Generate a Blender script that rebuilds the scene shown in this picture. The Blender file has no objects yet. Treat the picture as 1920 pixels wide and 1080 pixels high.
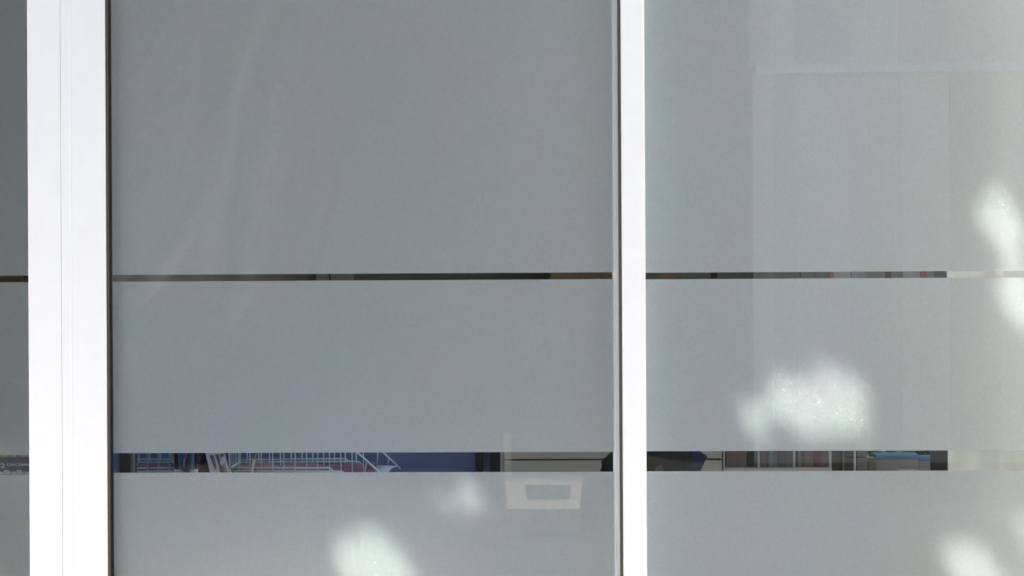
import bpy, bmesh, math, random
from mathutils import Vector, Matrix
R = math.radians
sc = bpy.context.scene
C = sc.collection
random.seed(7)

# ------------------------------------------------------------------ camera
CAM_D, CAM_H, YAW, ROLL = 3.0, 1.40, R(1.4), R(-0.30)
FPX = CAM_D / 1.0638e-3                        # focal length in photo pixels
camd = bpy.data.cameras.new('camera')
cam = bpy.data.objects.new('camera', camd); C.objects.link(cam)
CM = (Matrix.Translation((CAM_D * math.tan(YAW), -CAM_D, CAM_H)) @ Matrix.Rotation(YAW, 4, 'Z')
      @ Matrix.Rotation(R(90), 4, 'X') @ Matrix.Rotation(ROLL, 4, 'Z'))
cam.matrix_world = CM
camd.sensor_width = 36; camd.lens = FPX / 1920 * 36
camd.clip_start = 0.05; camd.clip_end = 400
sc.camera = cam

# ------------------------------------------------------------------ sky, sun, exposure
SUN_EL, SUN_AZ = R(44), R(28)                  # azimuth: sun stands outside, 28 deg to the left of straight out
TO_SUN = Vector((-math.sin(SUN_AZ) * math.cos(SUN_EL), -math.cos(SUN_AZ) * math.cos(SUN_EL), math.sin(SUN_EL)))
w = bpy.data.worlds.new('World'); sc.world = w; w.use_nodes = True
nt = w.node_tree; bg = nt.nodes['Background']
sky = nt.nodes.new('ShaderNodeTexSky'); sky.sky_type = 'NISHITA'; sky.sun_disc = False
sky.sun_elevation = SUN_EL
sky.sun_rotation = math.atan2(TO_SUN.x, TO_SUN.y)
sky.air_density = 0.85; sky.dust_density = 3.0; sky.ozone_density = 1.0
nt.links.new(sky.outputs[0], bg.inputs[0]); bg.inputs[1].default_value = 0.12
sl = bpy.data.lights.new('sun', 'SUN'); sl.energy = 3.7; sl.angle = R(0.53); sl.color = (1.0, 0.905, 0.775)
so = bpy.data.objects.new('sun', sl); C.objects.link(so)
so.rotation_euler = (-TO_SUN).to_track_quat('-Z', 'Y').to_euler()
so.location = TO_SUN * 30
sc.view_settings.view_transform = 'Standard'; sc.view_settings.look = 'None'
sc.view_settings.exposure = 2.03; sc.view_settings.gamma = 1.0
sc.view_settings.use_curve_mapping = False
sc.render.engine = 'CYCLES'
cy = sc.cycles
cy.use_denoising = True
cy.max_bounces = 12; cy.transparent_max_bounces = 24; cy.transmission_bounces = 8; cy.diffuse_bounces = 5
cy.sample_clamp_indirect = 6.0
cy.caustics_reflective = False; cy.caustics_refractive = False

# ------------------------------------------------------------------ helpers
def at(px, py, Y):
    """photo pixel -> point on the plane y = Y"""
    d = CM.to_3x3() @ Vector(((px - 960) / FPX, -(py - 540) / FPX, -1.0))
    o = CM.translation
    t = (Y - o.y) / d.y
    return o + d * t
def X(px, Y, py=540): return at(px, py, Y).x
def Z(py, Y, px=960): return at(px, py, Y).z

class MB:
    def __init__(s): s.v = []; s.f = []
    def add(s, vs, fs):
        n = len(s.v); s.v += [tuple(v) for v in vs]; s.f += [tuple(i + n for i in f) for f in fs]; return s
    def box(s, a, b):
        x0, y0, z0 = a; x1, y1, z1 = b
        return s.add([(x0,y0,z0),(x1,y0,z0),(x1,y1,z0),(x0,y1,z0),(x0,y0,z1),(x1,y0,z1),(x1,y1,z1),(x0,y1,z1)],
                     [(0,3,2,1),(4,5,6,7),(0,1,5,4),(1,2,6,5),(2,3,7,6),(3,0,4,7)])
    def tube(s, pts, r, n=8, r1=None, caps=True):
        pts = [Vector(p) for p in pts]; N = len(pts); rings = []
        up = None
        for i, p in enumerate(pts):
            t = (pts[min(i+1, N-1)] - pts[max(i-1, 0)]).normalized()
            if up is None:
                up = t.orthogonal().normalized()
            up = (up - t * up.dot(t)).normalized(); sd = t.cross(up)
            rr = r if r1 is None else r + (r1 - r) * i / max(1, N - 1)
            rings.append([p + (up * math.cos(2*math.pi*k/n) + sd * math.sin(2*math.pi*k/n)) * rr for k in range(n)])
        vs = [v for g in rings for v in g]
        fs = [(i*n+k, i*n+(k+1) % n, (i+1)*n+(k+1) % n, (i+1)*n+k) for i in range(N-1) for k in range(n)]
        if caps: fs += [tuple(range(n-1, -1, -1)), tuple((N-1)*n + k for k in range(n))]
        return s.add(vs, fs)
    def lathe(s, c, prof, n=20):
        c = Vector(c); vs = []; m = len(prof)
        for k in range(n):
            a = 2*math.pi*k/n
            for r, z in prof: vs.append(c + Vector((r*math.cos(a), r*math.sin(a), z)))
        return s.add(vs, [(k*m+j, ((k+1) % n)*m+j, ((k+1) % n)*m+j+1, k*m+j+1) for k in range(n) for j in range(m-1)])
    def plate(s, poly, th):
        """polygon of 3-D points given thickness along its normal"""
        P = [Vector(p) for p in poly]; n = (P[1]-P[0]).cross(P[2]-P[0]).normalized() * th; k = len(P)
        return s.add(P + [p + n for p in P], [tuple(range(k-1, -1, -1)), tuple(range(k, 2*k))] +
                     [(i, (i+1) % k, k+(i+1) % k, k+i) for i in range(k)])
    def build(s, name, mat, parent=None, bevel=0, smooth=False, loc=None):
        me = bpy.data.meshes.new(name); me.from_pydata(s.v, [], s.f); me.update()
        bm = bmesh.new(); bm.from_mesh(me)
        bmesh.ops.recalc_face_normals(bm, faces=bm.faces); bm.to_mesh(me); bm.free()
        o = bpy.data.objects.new(name, me); C.objects.link(o)
        if mat: me.materials.append(mat)
        if smooth:
            for p in me.polygons: p.use_smooth = True
        if bevel:
            m = o.modifiers.new('bevel', 'BEVEL'); m.width = bevel; m.segments = 2; m.limit_method = 'ANGLE'
        if parent: o.parent = parent
        return o
def box(a, b): return MB().box(a, b)
def tag(o, label, cat, group=None):
    o['label'] = label; o['category'] = cat
    if group: o['group'] = group
    return o
def thing(name, label, cat, group=None, loc=(0, 0, 0)):
    o = bpy.data.objects.new(name, None); C.objects.link(o); o.location = loc; o.empty_display_size = 0.1
    return tag(o, label, cat, group)
def struct(o): o['kind'] = 'structure'; return o

# ------------------------------------------------------------------ materials
def mat(name, col, rough=0.5, noise=0.0, scale=8.0, metal=0.0, spec=0.12, bump=0.0, stretch=None, col2=None):
    m = bpy.data.materials.new(name); m.use_nodes = True
    t = m.node_tree; p = t.nodes['Principled BSDF']
    p.inputs['Roughness'].default_value = rough; p.inputs['Metallic'].default_value = metal
    p.inputs['Specular IOR Level'].default_value = spec
    tc = t.nodes.new('ShaderNodeTexCoord'); mp = t.nodes.new('ShaderNodeMapping')
    t.links.new(tc.outputs['Object'], mp.inputs[0])
    if stretch: mp.inputs['Scale'].default_value = stretch
    n = t.nodes.new('ShaderNodeTexNoise'); n.inputs['Scale'].default_value = scale; n.inputs['Detail'].default_value = 5
    t.links.new(mp.outputs[0], n.inputs['Vector'])
    r = t.nodes.new('ShaderNodeValToRGB')
    c = Vector(col[:3]); a = c * (1 - noise); b = Vector(col2) if col2 else c * (1 + noise)
    r.color_ramp.elements[0].position = 0.3; r.color_ramp.elements[1].position = 0.7
    r.color_ramp.elements[0].color = (*a, 1); r.color_ramp.elements[1].color = (*b, 1)
    t.links.new(n.outputs['Fac'], r.inputs[0]); t.links.new(r.outputs[0], p.inputs['Base Color'])
    if bump:
        bn = t.nodes.new('ShaderNodeBump'); bn.inputs['Strength'].default_value = bump; bn.inputs['Distance'].default_value = 0.01
        t.links.new(n.outputs['Fac'], bn.inputs['Height']); t.links.new(bn.outputs[0], p.inputs['Normal'])
    return m

def glass_material():
    m = bpy.data.materials.new('window_glass'); m.use_nodes = True
    t = m.node_tree; t.nodes.clear(); N = t.nodes.new; L = t.links.new
    out = N('ShaderNodeOutputMaterial')
    lw = N('ShaderNodeLayerWeight'); lw.inputs['Blend'].default_value = 0.5
    pw = N('ShaderNodeMath'); pw.operation = 'POWER'; pw.inputs[1].default_value = 5; L(lw.outputs['Facing'], pw.inputs[0])
    ma = N('ShaderNodeMath'); ma.operation = 'MULTIPLY_ADD'; ma.inputs[1].default_value = 0.95; ma.inputs[2].default_value = 0.055
    L(pw.outputs[0], ma.inputs[0])
    tr = N('ShaderNodeBsdfTransparent'); tr.inputs[0].default_value = (0.976, 0.997, 1.0, 1)
    gl = N('ShaderNodeBsdfGlossy'); gl.inputs['Roughness'].default_value = 0.014
    mx = N('ShaderNodeMixShader'); L(ma.outputs[0], mx.inputs[0]); L(tr.outputs[0], mx.inputs[1]); L(gl.outputs[0], mx.inputs[2])
    # wiped-on smears and settled dust, stored on the pane as an attribute
    at_ = N('ShaderNodeAttribute'); at_.attribute_name = 'smear'
    tc = N('ShaderNodeTexCoord'); nz = N('ShaderNodeTexNoise'); nz.inputs['Scale'].default_value = 240; nz.inputs['Detail'].default_value = 2
    L(tc.outputs['Object'], nz.inputs['Vector'])
    mr = N('ShaderNodeMapRange'); mr.inputs[1].default_value = 0.3; mr.inputs[2].default_value = 0.7; mr.inputs[3].default_value = 0.6; mr.inputs[4].default_value = 1.4
    L(nz.outputs['Fac'], mr.inputs[0])
    mu = N('ShaderNodeMath'); mu.operation = 'MULTIPLY'; L(at_.outputs['Fac'], mu.inputs[0]); L(mr.outputs[0], mu.inputs[1])
    df = N('ShaderNodeBsdfDiffuse'); df.inputs[0].default_value = (0.8, 0.82, 0.82, 1)
    m2 = N('ShaderNodeMixShader'); L(mu.outputs[0], m2.inputs[0]); L(mx.outputs[0], m2.inputs[1]); L(df.outputs[0], m2.inputs[2])
    L(m2.outputs[0], out.inputs[0])
    return m

def film_material(name, FILM_REFL, FILM_TRANS):
    m = bpy.data.materials.new(name); m.use_nodes = True
    t = m.node_tree; t.nodes.clear(); N = t.nodes.new; L = t.links.new
    out = N('ShaderNodeOutputMaterial'); tc = N('ShaderNodeTexCoord')
    n1 = N('ShaderNodeTexNoise'); n1.inputs['Scale'].default_value = 330; n1.inputs['Detail'].default_value = 3; n1.inputs['Roughness'].default_value = 0.7
    L(tc.outputs['Object'], n1.inputs['Vector'])
    n2 = N('ShaderNodeTexNoise'); n2.inputs['Scale'].default_value = 6; n2.inputs['Detail'].default_value = 3
    L(tc.outputs['Object'], n2.inputs['Vector'])
    r1 = N('ShaderNodeMapRange'); r1.inputs[1].default_value = 0.3; r1.inputs[2].default_value = 0.7; r1.inputs[3].default_value = 0.94; r1.inputs[4].default_value = 1.06
    L(n1.outputs['Fac'], r1.inputs[0])
    # faint drift in tint of the film: greenish to lilac grey
    mc = N('ShaderNodeMix'); mc.data_type = 'RGBA'
    mc.inputs[6].default_value = (FILM_REFL*0.89, FILM_REFL*1.045, FILM_REFL*1.03, 1)
    mc.inputs[7].default_value = (FILM_REFL*0.935, FILM_REFL*1.01, FILM_REFL*1.085, 1)
    r2 = N('ShaderNodeMapRange'); r2.inputs[1].default_value = 0.35; r2.inputs[2].default_value = 0.65
    L(n2.outputs['Fac'], r2.inputs[0]); L(r2.outputs[0], mc.inputs[0])
    vm = N('ShaderNodeVectorMath'); vm.operation = 'SCALE'; L(mc.outputs[2], vm.inputs[0]); L(r1.outputs[0], vm.inputs['Scale'])
    df = N('ShaderNodeBsdfDiffuse'); L(vm.outputs[0], df.inputs[0])
    tl = N('ShaderNodeBsdfTranslucent')
    v2 = N('ShaderNodeVectorMath'); v2.operation = 'SCALE'; v2.inputs[0].default_value = (FILM_TRANS*.985, FILM_TRANS, FILM_TRANS)
    L(r1.outputs[0], v2.inputs['Scale']); L(v2.outputs[0], tl.inputs[0])
    # glinting grain
    vo = N('ShaderNodeTexVoronoi'); vo.inputs['Scale'].default_value = 520; L(tc.outputs['Object'], vo.inputs['Vector'])
    sb = N('ShaderNodeVectorMath'); sb.operation = 'SUBTRACT'; sb.inputs[1].default_value = (0.5, 0.5, 0.5); L(vo.outputs['Color'], sb.inputs[0])
    s2 = N('ShaderNodeVectorMath'); s2.operation = 'SCALE'; s2.inputs['Scale'].default_value = 0.9; L(sb.outputs[0], s2.inputs[0])
    ge = N('ShaderNodeNewGeometry')
    ad = N('ShaderNodeVectorMath'); ad.operation = 'ADD'; L(s2.outputs[0], ad.inputs[0]); L(ge.outputs['Normal'], ad.inputs[1])
    nn = N('ShaderNodeVectorMath'); nn.operation = 'NORMALIZE'; L(ad.outputs[0], nn.inputs[0])
    gl = N('ShaderNodeBsdfGlossy'); gl.inputs['Color'].default_value = (0.016, 0.016, 0.016, 1); gl.inputs['Roughness'].default_value = 0.34
    L(nn.outputs[0], gl.inputs['Normal'])
    a1 = N('ShaderNodeAddShader'); L(df.outputs[0], a1.inputs[0]); L(tl.outputs[0], a1.inputs[1])
    a2 = N('ShaderNodeAddShader'); L(a1.outputs[0], a2.inputs[0]); L(gl.outputs[0], a2.inputs[1])
    L(a2.outputs[0], out.inputs[0])
    return m

M = {}
M['white'] = mat('white_powder_coat', (0.775, 0.84, 0.865), 0.35, 0.012, 30, spec=0.4)
M['bead'] = mat('white_plastic', (0.90, 0.915, 0.92), 0.4, 0.01, 30)
M['gasket'] = mat('rubber_gasket', (0.075, 0.068, 0.060), 0.6, 0.1, 60)
M['gasket_black'] = mat('black_rubber', (0.012, 0.012, 0.012), 0.5, 0.1, 60)
M['glass'] = glass_material(); M['opal'] = film_material('added_rooflight_opal', 0.3, 0.58); M['film'] = film_material('frosted_film', 0.18, 0.72); M['film_dark'] = film_material('darker_frosted_film', 0.145, 0.45)
M['plaster'] = mat('facade_render', (0.72, 0.70, 0.66), 0.8, 0.05, 5, bump=0.1)
M['paving'] = mat('pinkish_paving', (0.27, 0.24, 0.23), 0.85, 0.12, 3, bump=0.1)
M['asphalt'] = mat('asphalt', (0.045, 0.045, 0.047), 0.9, 0.2, 40, bump=0.2)
M['tan_stone'] = mat('tan_kerb_stone', (0.27, 0.225, 0.185), 0.8, 0.06, 12)
M['soil'] = mat('dry_soil', (0.10, 0.095, 0.09), 0.95, 0.25, 20)
M['wood_stake'] = mat('pale_wood', (0.75, 0.66, 0.50), 0.7, 0.1, 12, stretch=(1, 1, 0.1))
M['wall_out'] = mat('pale_render_wall', (0.62, 0.60, 0.52), 0.85, 0.06, 4)
M['leaf'] = mat('leaf_green', (0.045, 0.085, 0.025), 0.5, 0.35, 3)
M['leaf_dark'] = mat('leaf_dark_green', (0.03, 0.055, 0.02), 0.6, 0.4, 3)
M['bark'] = mat('bark', (0.11, 0.085, 0.06), 0.9, 0.3, 20, bump=0.5, stretch=(1, 1, 0.2))
M['floor'] = mat('shop_floor', (0.40, 0.34, 0.28), 0.5, 0.15, 6, stretch=(1, 8, 1))
M['inwall'] = mat('shop_wall', (0.235, 0.22, 0.185), 0.85, 0.12, 2)
M['added_dark_lining'] = mat('added_dark_panel', (0.06, 0.058, 0.052), 0.85, 0.12, 2)
M['ceil'] = mat('shop_ceiling', (0.8, 0.8, 0.79), 0.9, 0.03, 3)
M['curtain'] = mat('cream_curtain', (0.56, 0.565, 0.53), 0.9, 0.03, 6)

# ------------------------------------------------------------------ the setting outside
struct(box((-60, -3.9, -0.15), (60, 0.10, 0.0)).build('pavement', M['paving']))
struct(box((-60, -60, -0.35), (60, -3.9, -0.12)).build('road', M['asphalt']))

# ------------------------------------------------------------------ shop front
ZB, ZT, ZF = 0.16, 3.0, 2.22                  # glass bottom / top, top of the film
xL0, xL1, xL2, xL3 = X(57, 0), X(118.8, 0), X(137, 0), X(202.5, 0)
xM0, xM1 = X(1165.5, 0), X(1210, 0)            # mullion
xEndL, xEndR = -2.35, 2.10
win = thing('shop_window', 'tall frosted shop window of two panes between a wide white jamb and slim mullion', 'window', loc=(0, 0, ZB))
leafw = thing('glazed_leaf', 'frosted glazed leaf with the blue dated poster behind its clear stripe', 'window', loc=(xEndL, 0, ZB))
def par(o, p):
    o.parent = p; o.matrix_parent_inverse = Matrix.Translation(p.location).inverted(); return o

def grid_pane(name, x0, x1, z0, z1, nx, nz, smear=None):
    """6 mm sheet of glass; outer face gridded so that smears can be stored on it"""
    vs, fs = [], []
    for j in range(nz + 1):
        for i in range(nx + 1):
            vs.append((x0 + (x1-x0)*i/nx, 0.0, z0 + (z1-z0)*j/nz))
    W = nx + 1
    for j in range(nz):
        for i in range(nx):
            fs.append((j*W+i, j*W+i+1, (j+1)*W+i+1, (j+1)*W+i))
    n = len(vs)
    vs += [(x0, .006, z0), (x1, .006, z0), (x1, .006, z1), (x0, .006, z1)]
    fs.append((n, n+3, n+2, n+1))
    me = bpy.data.meshes.new(name); me.from_pydata(vs, [], fs); me.update(); me.materials.append(M['glass'])
    a = me.attributes.new('smear', 'FLOAT', 'POINT')
    if smear:
        for k in range(n): a.data[k].value = smear(vs[k][0], vs[k][2])
    o = bpy.data.objects.new(name, me); C.objects.link(o)
    return o

# smears: soft curved wipe strokes given as photo polylines (px,py), width px, strength
STROKES = [([(495, 10), (470, 90), (447, 190), (428, 300), (412, 400), (398, 500)], 9, .030),
           ([(560, 20), (533, 120), (516, 230), (505, 330), (515, 380)], 10, .018),
           ([(505, 300), (490, 380), (478, 470), (470, 530), (445, 600)], 13, .020),
           ([(390, 60), (365, 110), (350, 150)], 9, .016), ([(405, 30), (415, 80)], 28, .012),
           ([(360, 230), (340, 300), (300, 370), (265, 420)], 9, .014),
           ([(385, 400), (350, 460), (310, 510), (280, 550)], 12, .026),
           ([(370, 290), (372, 380), (366, 470), (372, 540)], 8, .012),
           ([(300, 120), (290, 170), (300, 230)], 12, .010), ([(330, 470), (270, 560)], 10, .014),
           ([(405, 330), (385, 420), (383, 500)], 14, .014), ([(450, 560), (438, 610)], 6, .016)]
_r = random.Random(21)
for _k in range(26):                           # many fine wisps fanning down and to the left
    _x, _y = _r.uniform(300, 640), _r.uniform(0, 360); _l = _r.uniform(90, 260); _s = _r.uniform(-.05, .55) + (500 - _x) * .0012
    STROKES.append(([(_x - _s*_l*_t**1.4 + 5*math.sin(_t*3 + _k), _y + _l*_t) for _t in (0, .25, .5, .75, 1)], _r.uniform(3.5, 8), _r.uniform(.005, .012)))
STR = [([(lambda p: (p.x, p.z))(at(px, py, 0)) for px, py in pl], wd * 1.06e-3, st) for pl, wd, st in STROKES]
def smear_mid(x, z):
    s = 0.0
    for pl, wd, st in STR:
        best = 9
        for (ax, az), (bx, bz) in zip(pl, pl[1:]):
            dx, dz = bx-ax, bz-az; L2 = dx*dx+dz*dz
            t = max(0, min(1, ((x-ax)*dx + (z-az)*dz) / L2))
            d = math.hypot(x-ax-t*dx, z-az-t*dz)
            best = min(best, d)
            if best < 1e-4: break
        if best < wd * 4: s += 1.2 * st * math.exp(-(best/(wd*1.35))**2)
    return s

g_mid = par(grid_pane('glass_pane', xL3, xM0, ZB, ZT, 190, 360, smear_mid), win)
g_rgt = par(grid_pane('glass_pane', xM1 - .012, xEndR, ZB, ZT, 2, 2), win)
g_lft = par(grid_pane('glass_pane', xEndL, xL0 + .012, ZB, ZT, 2, 2), leafw)
YF = 0.0075
def films(parent, root, x0, x1, px, ys, top=ZF, m='film'):
    """three film bands with two clear stripes; ys = photo rows of the stripe edges at column px"""
    z = [Z(y, YF, px) for y in ys]
    for a, b in ((ZB, z[3]), (z[2], z[1]), (z[0], top)):
        o = MB().add([(x0, YF, a), (x1, YF, a), (x1, YF, b), (x0, YF, b)], [(0, 1, 2, 3)]).build('film_band', M[m])
        o.parent = parent                      # the pane's own world matrix is the identity
films(g_mid, win, X(209.3, 0), X(1150.2, 0), 680, (513.0, 525.8, 848.4, 885.4))
films(g_rgt, win, xM1 - .008, xEndR, 1560, (509.5, 522.0, 845.2, 883.0))
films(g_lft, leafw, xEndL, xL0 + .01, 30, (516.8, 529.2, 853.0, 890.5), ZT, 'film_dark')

def vbar(name, x0, x1, y0, y1, m, root, bevel=0.0015, z0=ZB, z1=ZT):
    return par(box((x0, y0, z0), (x1, y1, z1)).build(name, m, bevel=bevel), root)
# jamb: two profiles side by side with a shadow joint, a raised bead on the second
vbar('leaf_stile', xL0, xL1 - .0002, -0.0125, 0.055, M['white'], leafw, 0.0012)
vbar('jamb', xL1 + .0002, xL3, -0.012, 0.010, M['white'], win, 0.0012)
b = MB()
prof = [(xL2 + .0032*math.cos(a), -0.012 - .0007*math.sin(a)) for a in [math.pi*k/6 for k in range(7)]]
b.add([(x, y, ZB) for x, y in prof] + [(x, y, ZT) for x, y in prof], [(i, i+1, i+8, i+7) for i in range(6)])
par(b.build('raised_bead', M['white'], smooth=True), win)
vbar('mullion', xM0, xM1, -0.012, 0.055, M['white'], win, 0.003)
vbar('gasket', xL3 + .0003, xL3 + .0062, -0.0110, -0.0008, M['gasket'], win, 0.001)
vbar('gasket', xL3 + .0064, xL3 + .0085, -0.0100, -0.0008, M['gasket_black'], win, 0.0006)
vbar('gasket', xM0 - .0060, xM0 - .0004, -0.0100, -0.0008, M['gasket'], win, 0.001)
# inner glazing beads behind the glass
xb = X(1149.2, .016)
vbar('glazing_bead', xb, xb + .0042, 0.0100, 0.05, M['bead'], win, 0.0006)
vbar('glazing_bead', xb + .0045, xM0 - .0003, 0.0066, 0.05, M['bead'], win, 0.0006)
vbar('jamb', xEndR, xEndR + .15, -0.012, 0.06, M['white'], win, 0.003)
vbar('jamb', xEndL - .15, xEndL, -0.012, 0.06, M['white'], leafw, 0.003)
par(box((xL1 + .0008, -0.015, ZT), (xEndR + .15, 0.06, ZT + .07)).build('head_rail', M['white'], bevel=.002), win)
par(box((xL1 + .0008, -0.015, ZB - .08), (xEndR + .15, 0.06, ZB)).build('sill_rail', M['white'], bevel=.002), win)
par(box((xEndL - .15, -0.015, ZT), (xL1 - .0008, 0.06, ZT + .07)).build('head_rail', M['white'], bevel=.002), leafw)
par(box((xEndL - .15, -0.015, ZB - .08), (xL1 - .0008, 0.06, ZB)).build('sill_rail', M['white'], bevel=.002), leafw)

# ------------------------------------------------------------------ the shop's shell
YB = 3.2
wall = thing('shop_building', 'rendered shop building around the frosted window', 'building')
box((-7, -0.05, 0), (xEndL - .15, 0.10, 4.6)).build('wall', M['plaster'], wall)
box((xEndR + .15, -0.05, 0), (7, 0.10, 4.6)).build('wall', M['plaster'], wall)
box((xEndL - .15, -0.05, ZT + .07), (xEndR + .15, 0.10, 4.6)).build('wall', M['plaster'], wall)
box((xEndL - .15, -0.04, 0), (xEndR + .15, 0.10, ZB - .08)).build('plinth', M['plaster'], wall)
box((-4, 0.10, -0.02), (2.45, YB, 0.004)).build('floor', M['floor'], wall)
rfx0, rfx1, rfy0, rfy1 = 0.9, 2.3, 0.5, 2.6
for a, c in (((-4, .10), (rfx0, YB)), ((rfx1, .10), (2.45, YB)), ((rfx0, .10), (rfx1, rfy0)), ((rfx0, rfy1), (rfx1, YB))):
    box((a[0], a[1], 3.1), (c[0], c[1], 3.2)).build('ceiling', M['ceil'], wall)
MB().add([(rfx0, rfy0, 3.15), (rfx1, rfy0, 3.15), (rfx1, rfy1, 3.15), (rfx0, rfy1, 3.15)], [(0, 1, 2, 3)]).build('added_opal_rooflight', M['opal'], wall)  # unseen opal panel added overhead to brighten the shop and the film's back
box((-4.1, 0.10, 0), (-4, YB, 3.2)).build('inner_wall', M['inwall'], wall)
# back wall with a low window at the right
wx0, wx1 = X(1560, YB), X(1762, YB)
wz0, wz1 = 0.35, 1.25
box((-4.1, YB, 0), (wx0, YB + .15, 3.2)).build('inner_wall', M['inwall'], wall)
box((wx1, YB, 0), (2.6, YB + .15, 3.2)).build('inner_wall', M['inwall'], wall)
box((wx0, YB, 0), (wx1, YB + .15, wz0)).build('inner_wall', M['inwall'], wall)
box((wx0, YB, wz1), (wx1, YB + .15, 3.2)).build('inner_wall', M['inwall'], wall)
# right side of the shop: unseen wall opening, added to let daylight in
box((2.45, 0.10, 0), (2.6, YB, 0.25)).build('inner_wall', M['inwall'], wall)
box((2.45, 0.10, 2.95), (2.6, YB, 3.2)).build('inner_wall', M['inwall'], wall)
box((2.45, 2.2, .25), (2.6, YB, 2.95)).build('inner_wall', M['inwall'], wall)

box((X(62, .06), 0.061, 0.004), (X(62, .06) + .06, YB - .001, 3.099)).build('added_partition', M['inwall'], wall)  # added to cut off the daylight behind the left leaf
box((X(62, .06) - .02, 0.061, 0.004), (X(62, .06) - .001, YB - .001, 3.099)).build('lining', M['added_dark_lining'], wall)  # dark panel added to dim the left pane from behind
# added wing wall out of view, bounces sun onto the right pane
box((3.3, -4.5, 0), (3.6, -0.052, 4.6)).build('bounce_wing_wall', M['plaster'], wall)
# curtain
cx0 = X(1779, .14)
def curtain():
    nx, nz = 150, 10; x1 = 2.09; vs = []; fs = []
    for j in range(nz + 1):
        for i in range(nx + 1):
            u = i / nx; x = cx0 + (x1 - cx0) * u
            y = .14 + .018*math.sin(u*58) + .012*math.sin(u*23 + 1) + .006*math.sin(u*131)
            vs.append((x, y, 0.05 + 2.5*j/nz))
    for j in range(nz):
        for i in range(nx):
            k = j*(nx+1)+i; fs.append((k, k+1, k+nx+2, k+nx+1))
    o = MB().add(vs, fs).build('curtain', M['curtain'], smooth=True)
    s = o.modifiers.new('s', 'SOLIDIFY'); s.thickness = .0015
    return o
tag(curtain(), 'cream curtain hanging in vertical folds close behind the frosted glass', 'curtain')

# ------------------------------------------------------------------ poster behind the left leaf
M['poster_blue'] = mat('poster_blue', (0.016, 0.022, 0.048), 0.5, 0.08, 10)
M['poster_white'] = mat('poster_white', (0.20, 0.195, 0.195), 0.5, 0.04, 10)
M['poster_grey'] = mat('poster_grey', (0.10, 0.10, 0.10), 0.5, 0.05, 10)
M['poster_gold'] = mat('poster_gold', (0.20, 0.15, 0.04), 0.5, 0.05, 10)
YP = 0.022
z1, z2, z3, z4 = (Z(y, YP, 30) for y in (838, 857, 884, 905))
xp0, xp1 = xEndL + .9, X(75, YP)
pst = thing('poster', 'blue and white dated poster fixed behind the clear stripe', 'poster', loc=(xp0, YP, z4))
par(box((xp0, YP, z4), (xp1, YP + .001, z1)).build('sheet', M['poster_white']), pst)
par(box((xp0, YP - .0006, z3), (xp1, YP - .0002, z2)).build('blue_band', M['poster_blue']), pst)
def pbox(px0, px1, py0, py1, m, name, dy=.0008):
    a = at(px0, py1, YP); c = at(px1, py0, YP)
    return par(box((a.x, YP - dy - .0003, a.z), (c.x, YP - dy, c.z)).build(name, m), pst)
for i, (a, c) in enumerate(((-20, 7), (14.5, 23.5), (30, 39))):
    pbox(a, c, 849, 856.5, M['poster_gold' if i == 0 else 'poster_grey'], 'printed_block', .0003)
for a in (8, 32, 56): pbox(a, a + 9, 881, 884.3, M['poster_white'], 'printed_block')
def text(body, px, py, hpx, width_px, m):
    cu = bpy.data.curves.new('printed_text', 'FONT'); cu.body = body; cu.size = 1.0; cu.offset = 0.02
    o = bpy.data.objects.new('printed_text', cu); C.objects.link(o)
    bpy.context.view_layer.update()
    me = bpy.data.meshes.new_from_object(o.evaluated_get(bpy.context.evaluated_depsgraph_get()))
    bpy.data.objects.remove(o); bpy.data.curves.remove(cu)
    xs = [v.co.x for v in me.vertices]; ys = [v.co.y for v in me.vertices]
    p = at(px, py, YP); k = (CAM_D + YP) / FPX
    sx = width_px * k / (max(xs) - min(xs)); sy = hpx * k / (max(ys) - min(ys))
    for v in me.vertices:
        v.co = Vector((p.x + (v.co.x - min(xs)) * sx, YP - .0009, p.z + (v.co.y - min(ys)) * sy))
    me.materials.append(m); t = bpy.data.objects.new('printed_text', me); C.objects.link(t); return par(t, pst)
text('2', 0.5, 877.2, 8.6, 10, M['poster_white'])
text('DECEMBRE', 13.5, 873.5, 4.6, 55, M['poster_white'])
for cxp in (14, 38):                           # interlaced arcs under the band
    pts = [at(cxp + 9*math.cos(a), 879 + 11*math.sin(a), YP - .0012) for a in [math.pi*(.15 + .7*k/10) for k in range(11)]]
    par(MB().tube(pts, .0007, 5).build('printed_arc', M['poster_grey']), pst)

# ------------------------------------------------------------------ display cabinet (blue lined vitrine)
M['grey'] = mat('grey_laminate', (0.34, 0.335, 0.305), 0.5, 0.03, 4)
M['blue'] = mat('blue_lining', (0.155, 0.205, 0.375), 0.6, 0.12, 9)
M['black'] = mat('black_frame', (0.022, 0.022, 0.020), 0.45, 0.2, 25)
M['tan'] = mat('tan_edge', (0.13, 0.105, 0.06), 0.6, 0.1, 25)
M['mirror'] = mat('side_glass', (0.42, 0.47, 0.55), 0.03, 0.02, 3, metal=1.0)
M['basket'] = mat('pale_blue_wire', (0.62, 0.82, 0.90), 0.4, 0.06, 25)
M['mauve'] = mat('mauve_cloth', (0.30, 0.17, 0.24), 0.85, 0.3, 22)
M['card'] = mat('card_stock', (0.47, 0.44, 0.46), 0.6, 0.03, 30)
M['card_edge'] = mat('lilac_card_edge', (0.50, 0.47, 0.62), 0.6, 0.03, 30)
M['ink'] = mat('purple_ink', (0.13, 0.09, 0.17), 0.6, 0.1, 40)
M['ink2'] = mat('olive_ink', (0.08, 0.08, 0.06), 0.6, 0.2, 60)
M['purple'] = mat('purple_card', (0.10, 0.06, 0.18), 0.6, 0.1, 30)
M['shaded_card'] = mat('shaded_card', (0.018, 0.014, 0.020), 0.6, 0.1, 30)  # shade inside the folded card, put into the leaf's colour
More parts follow.
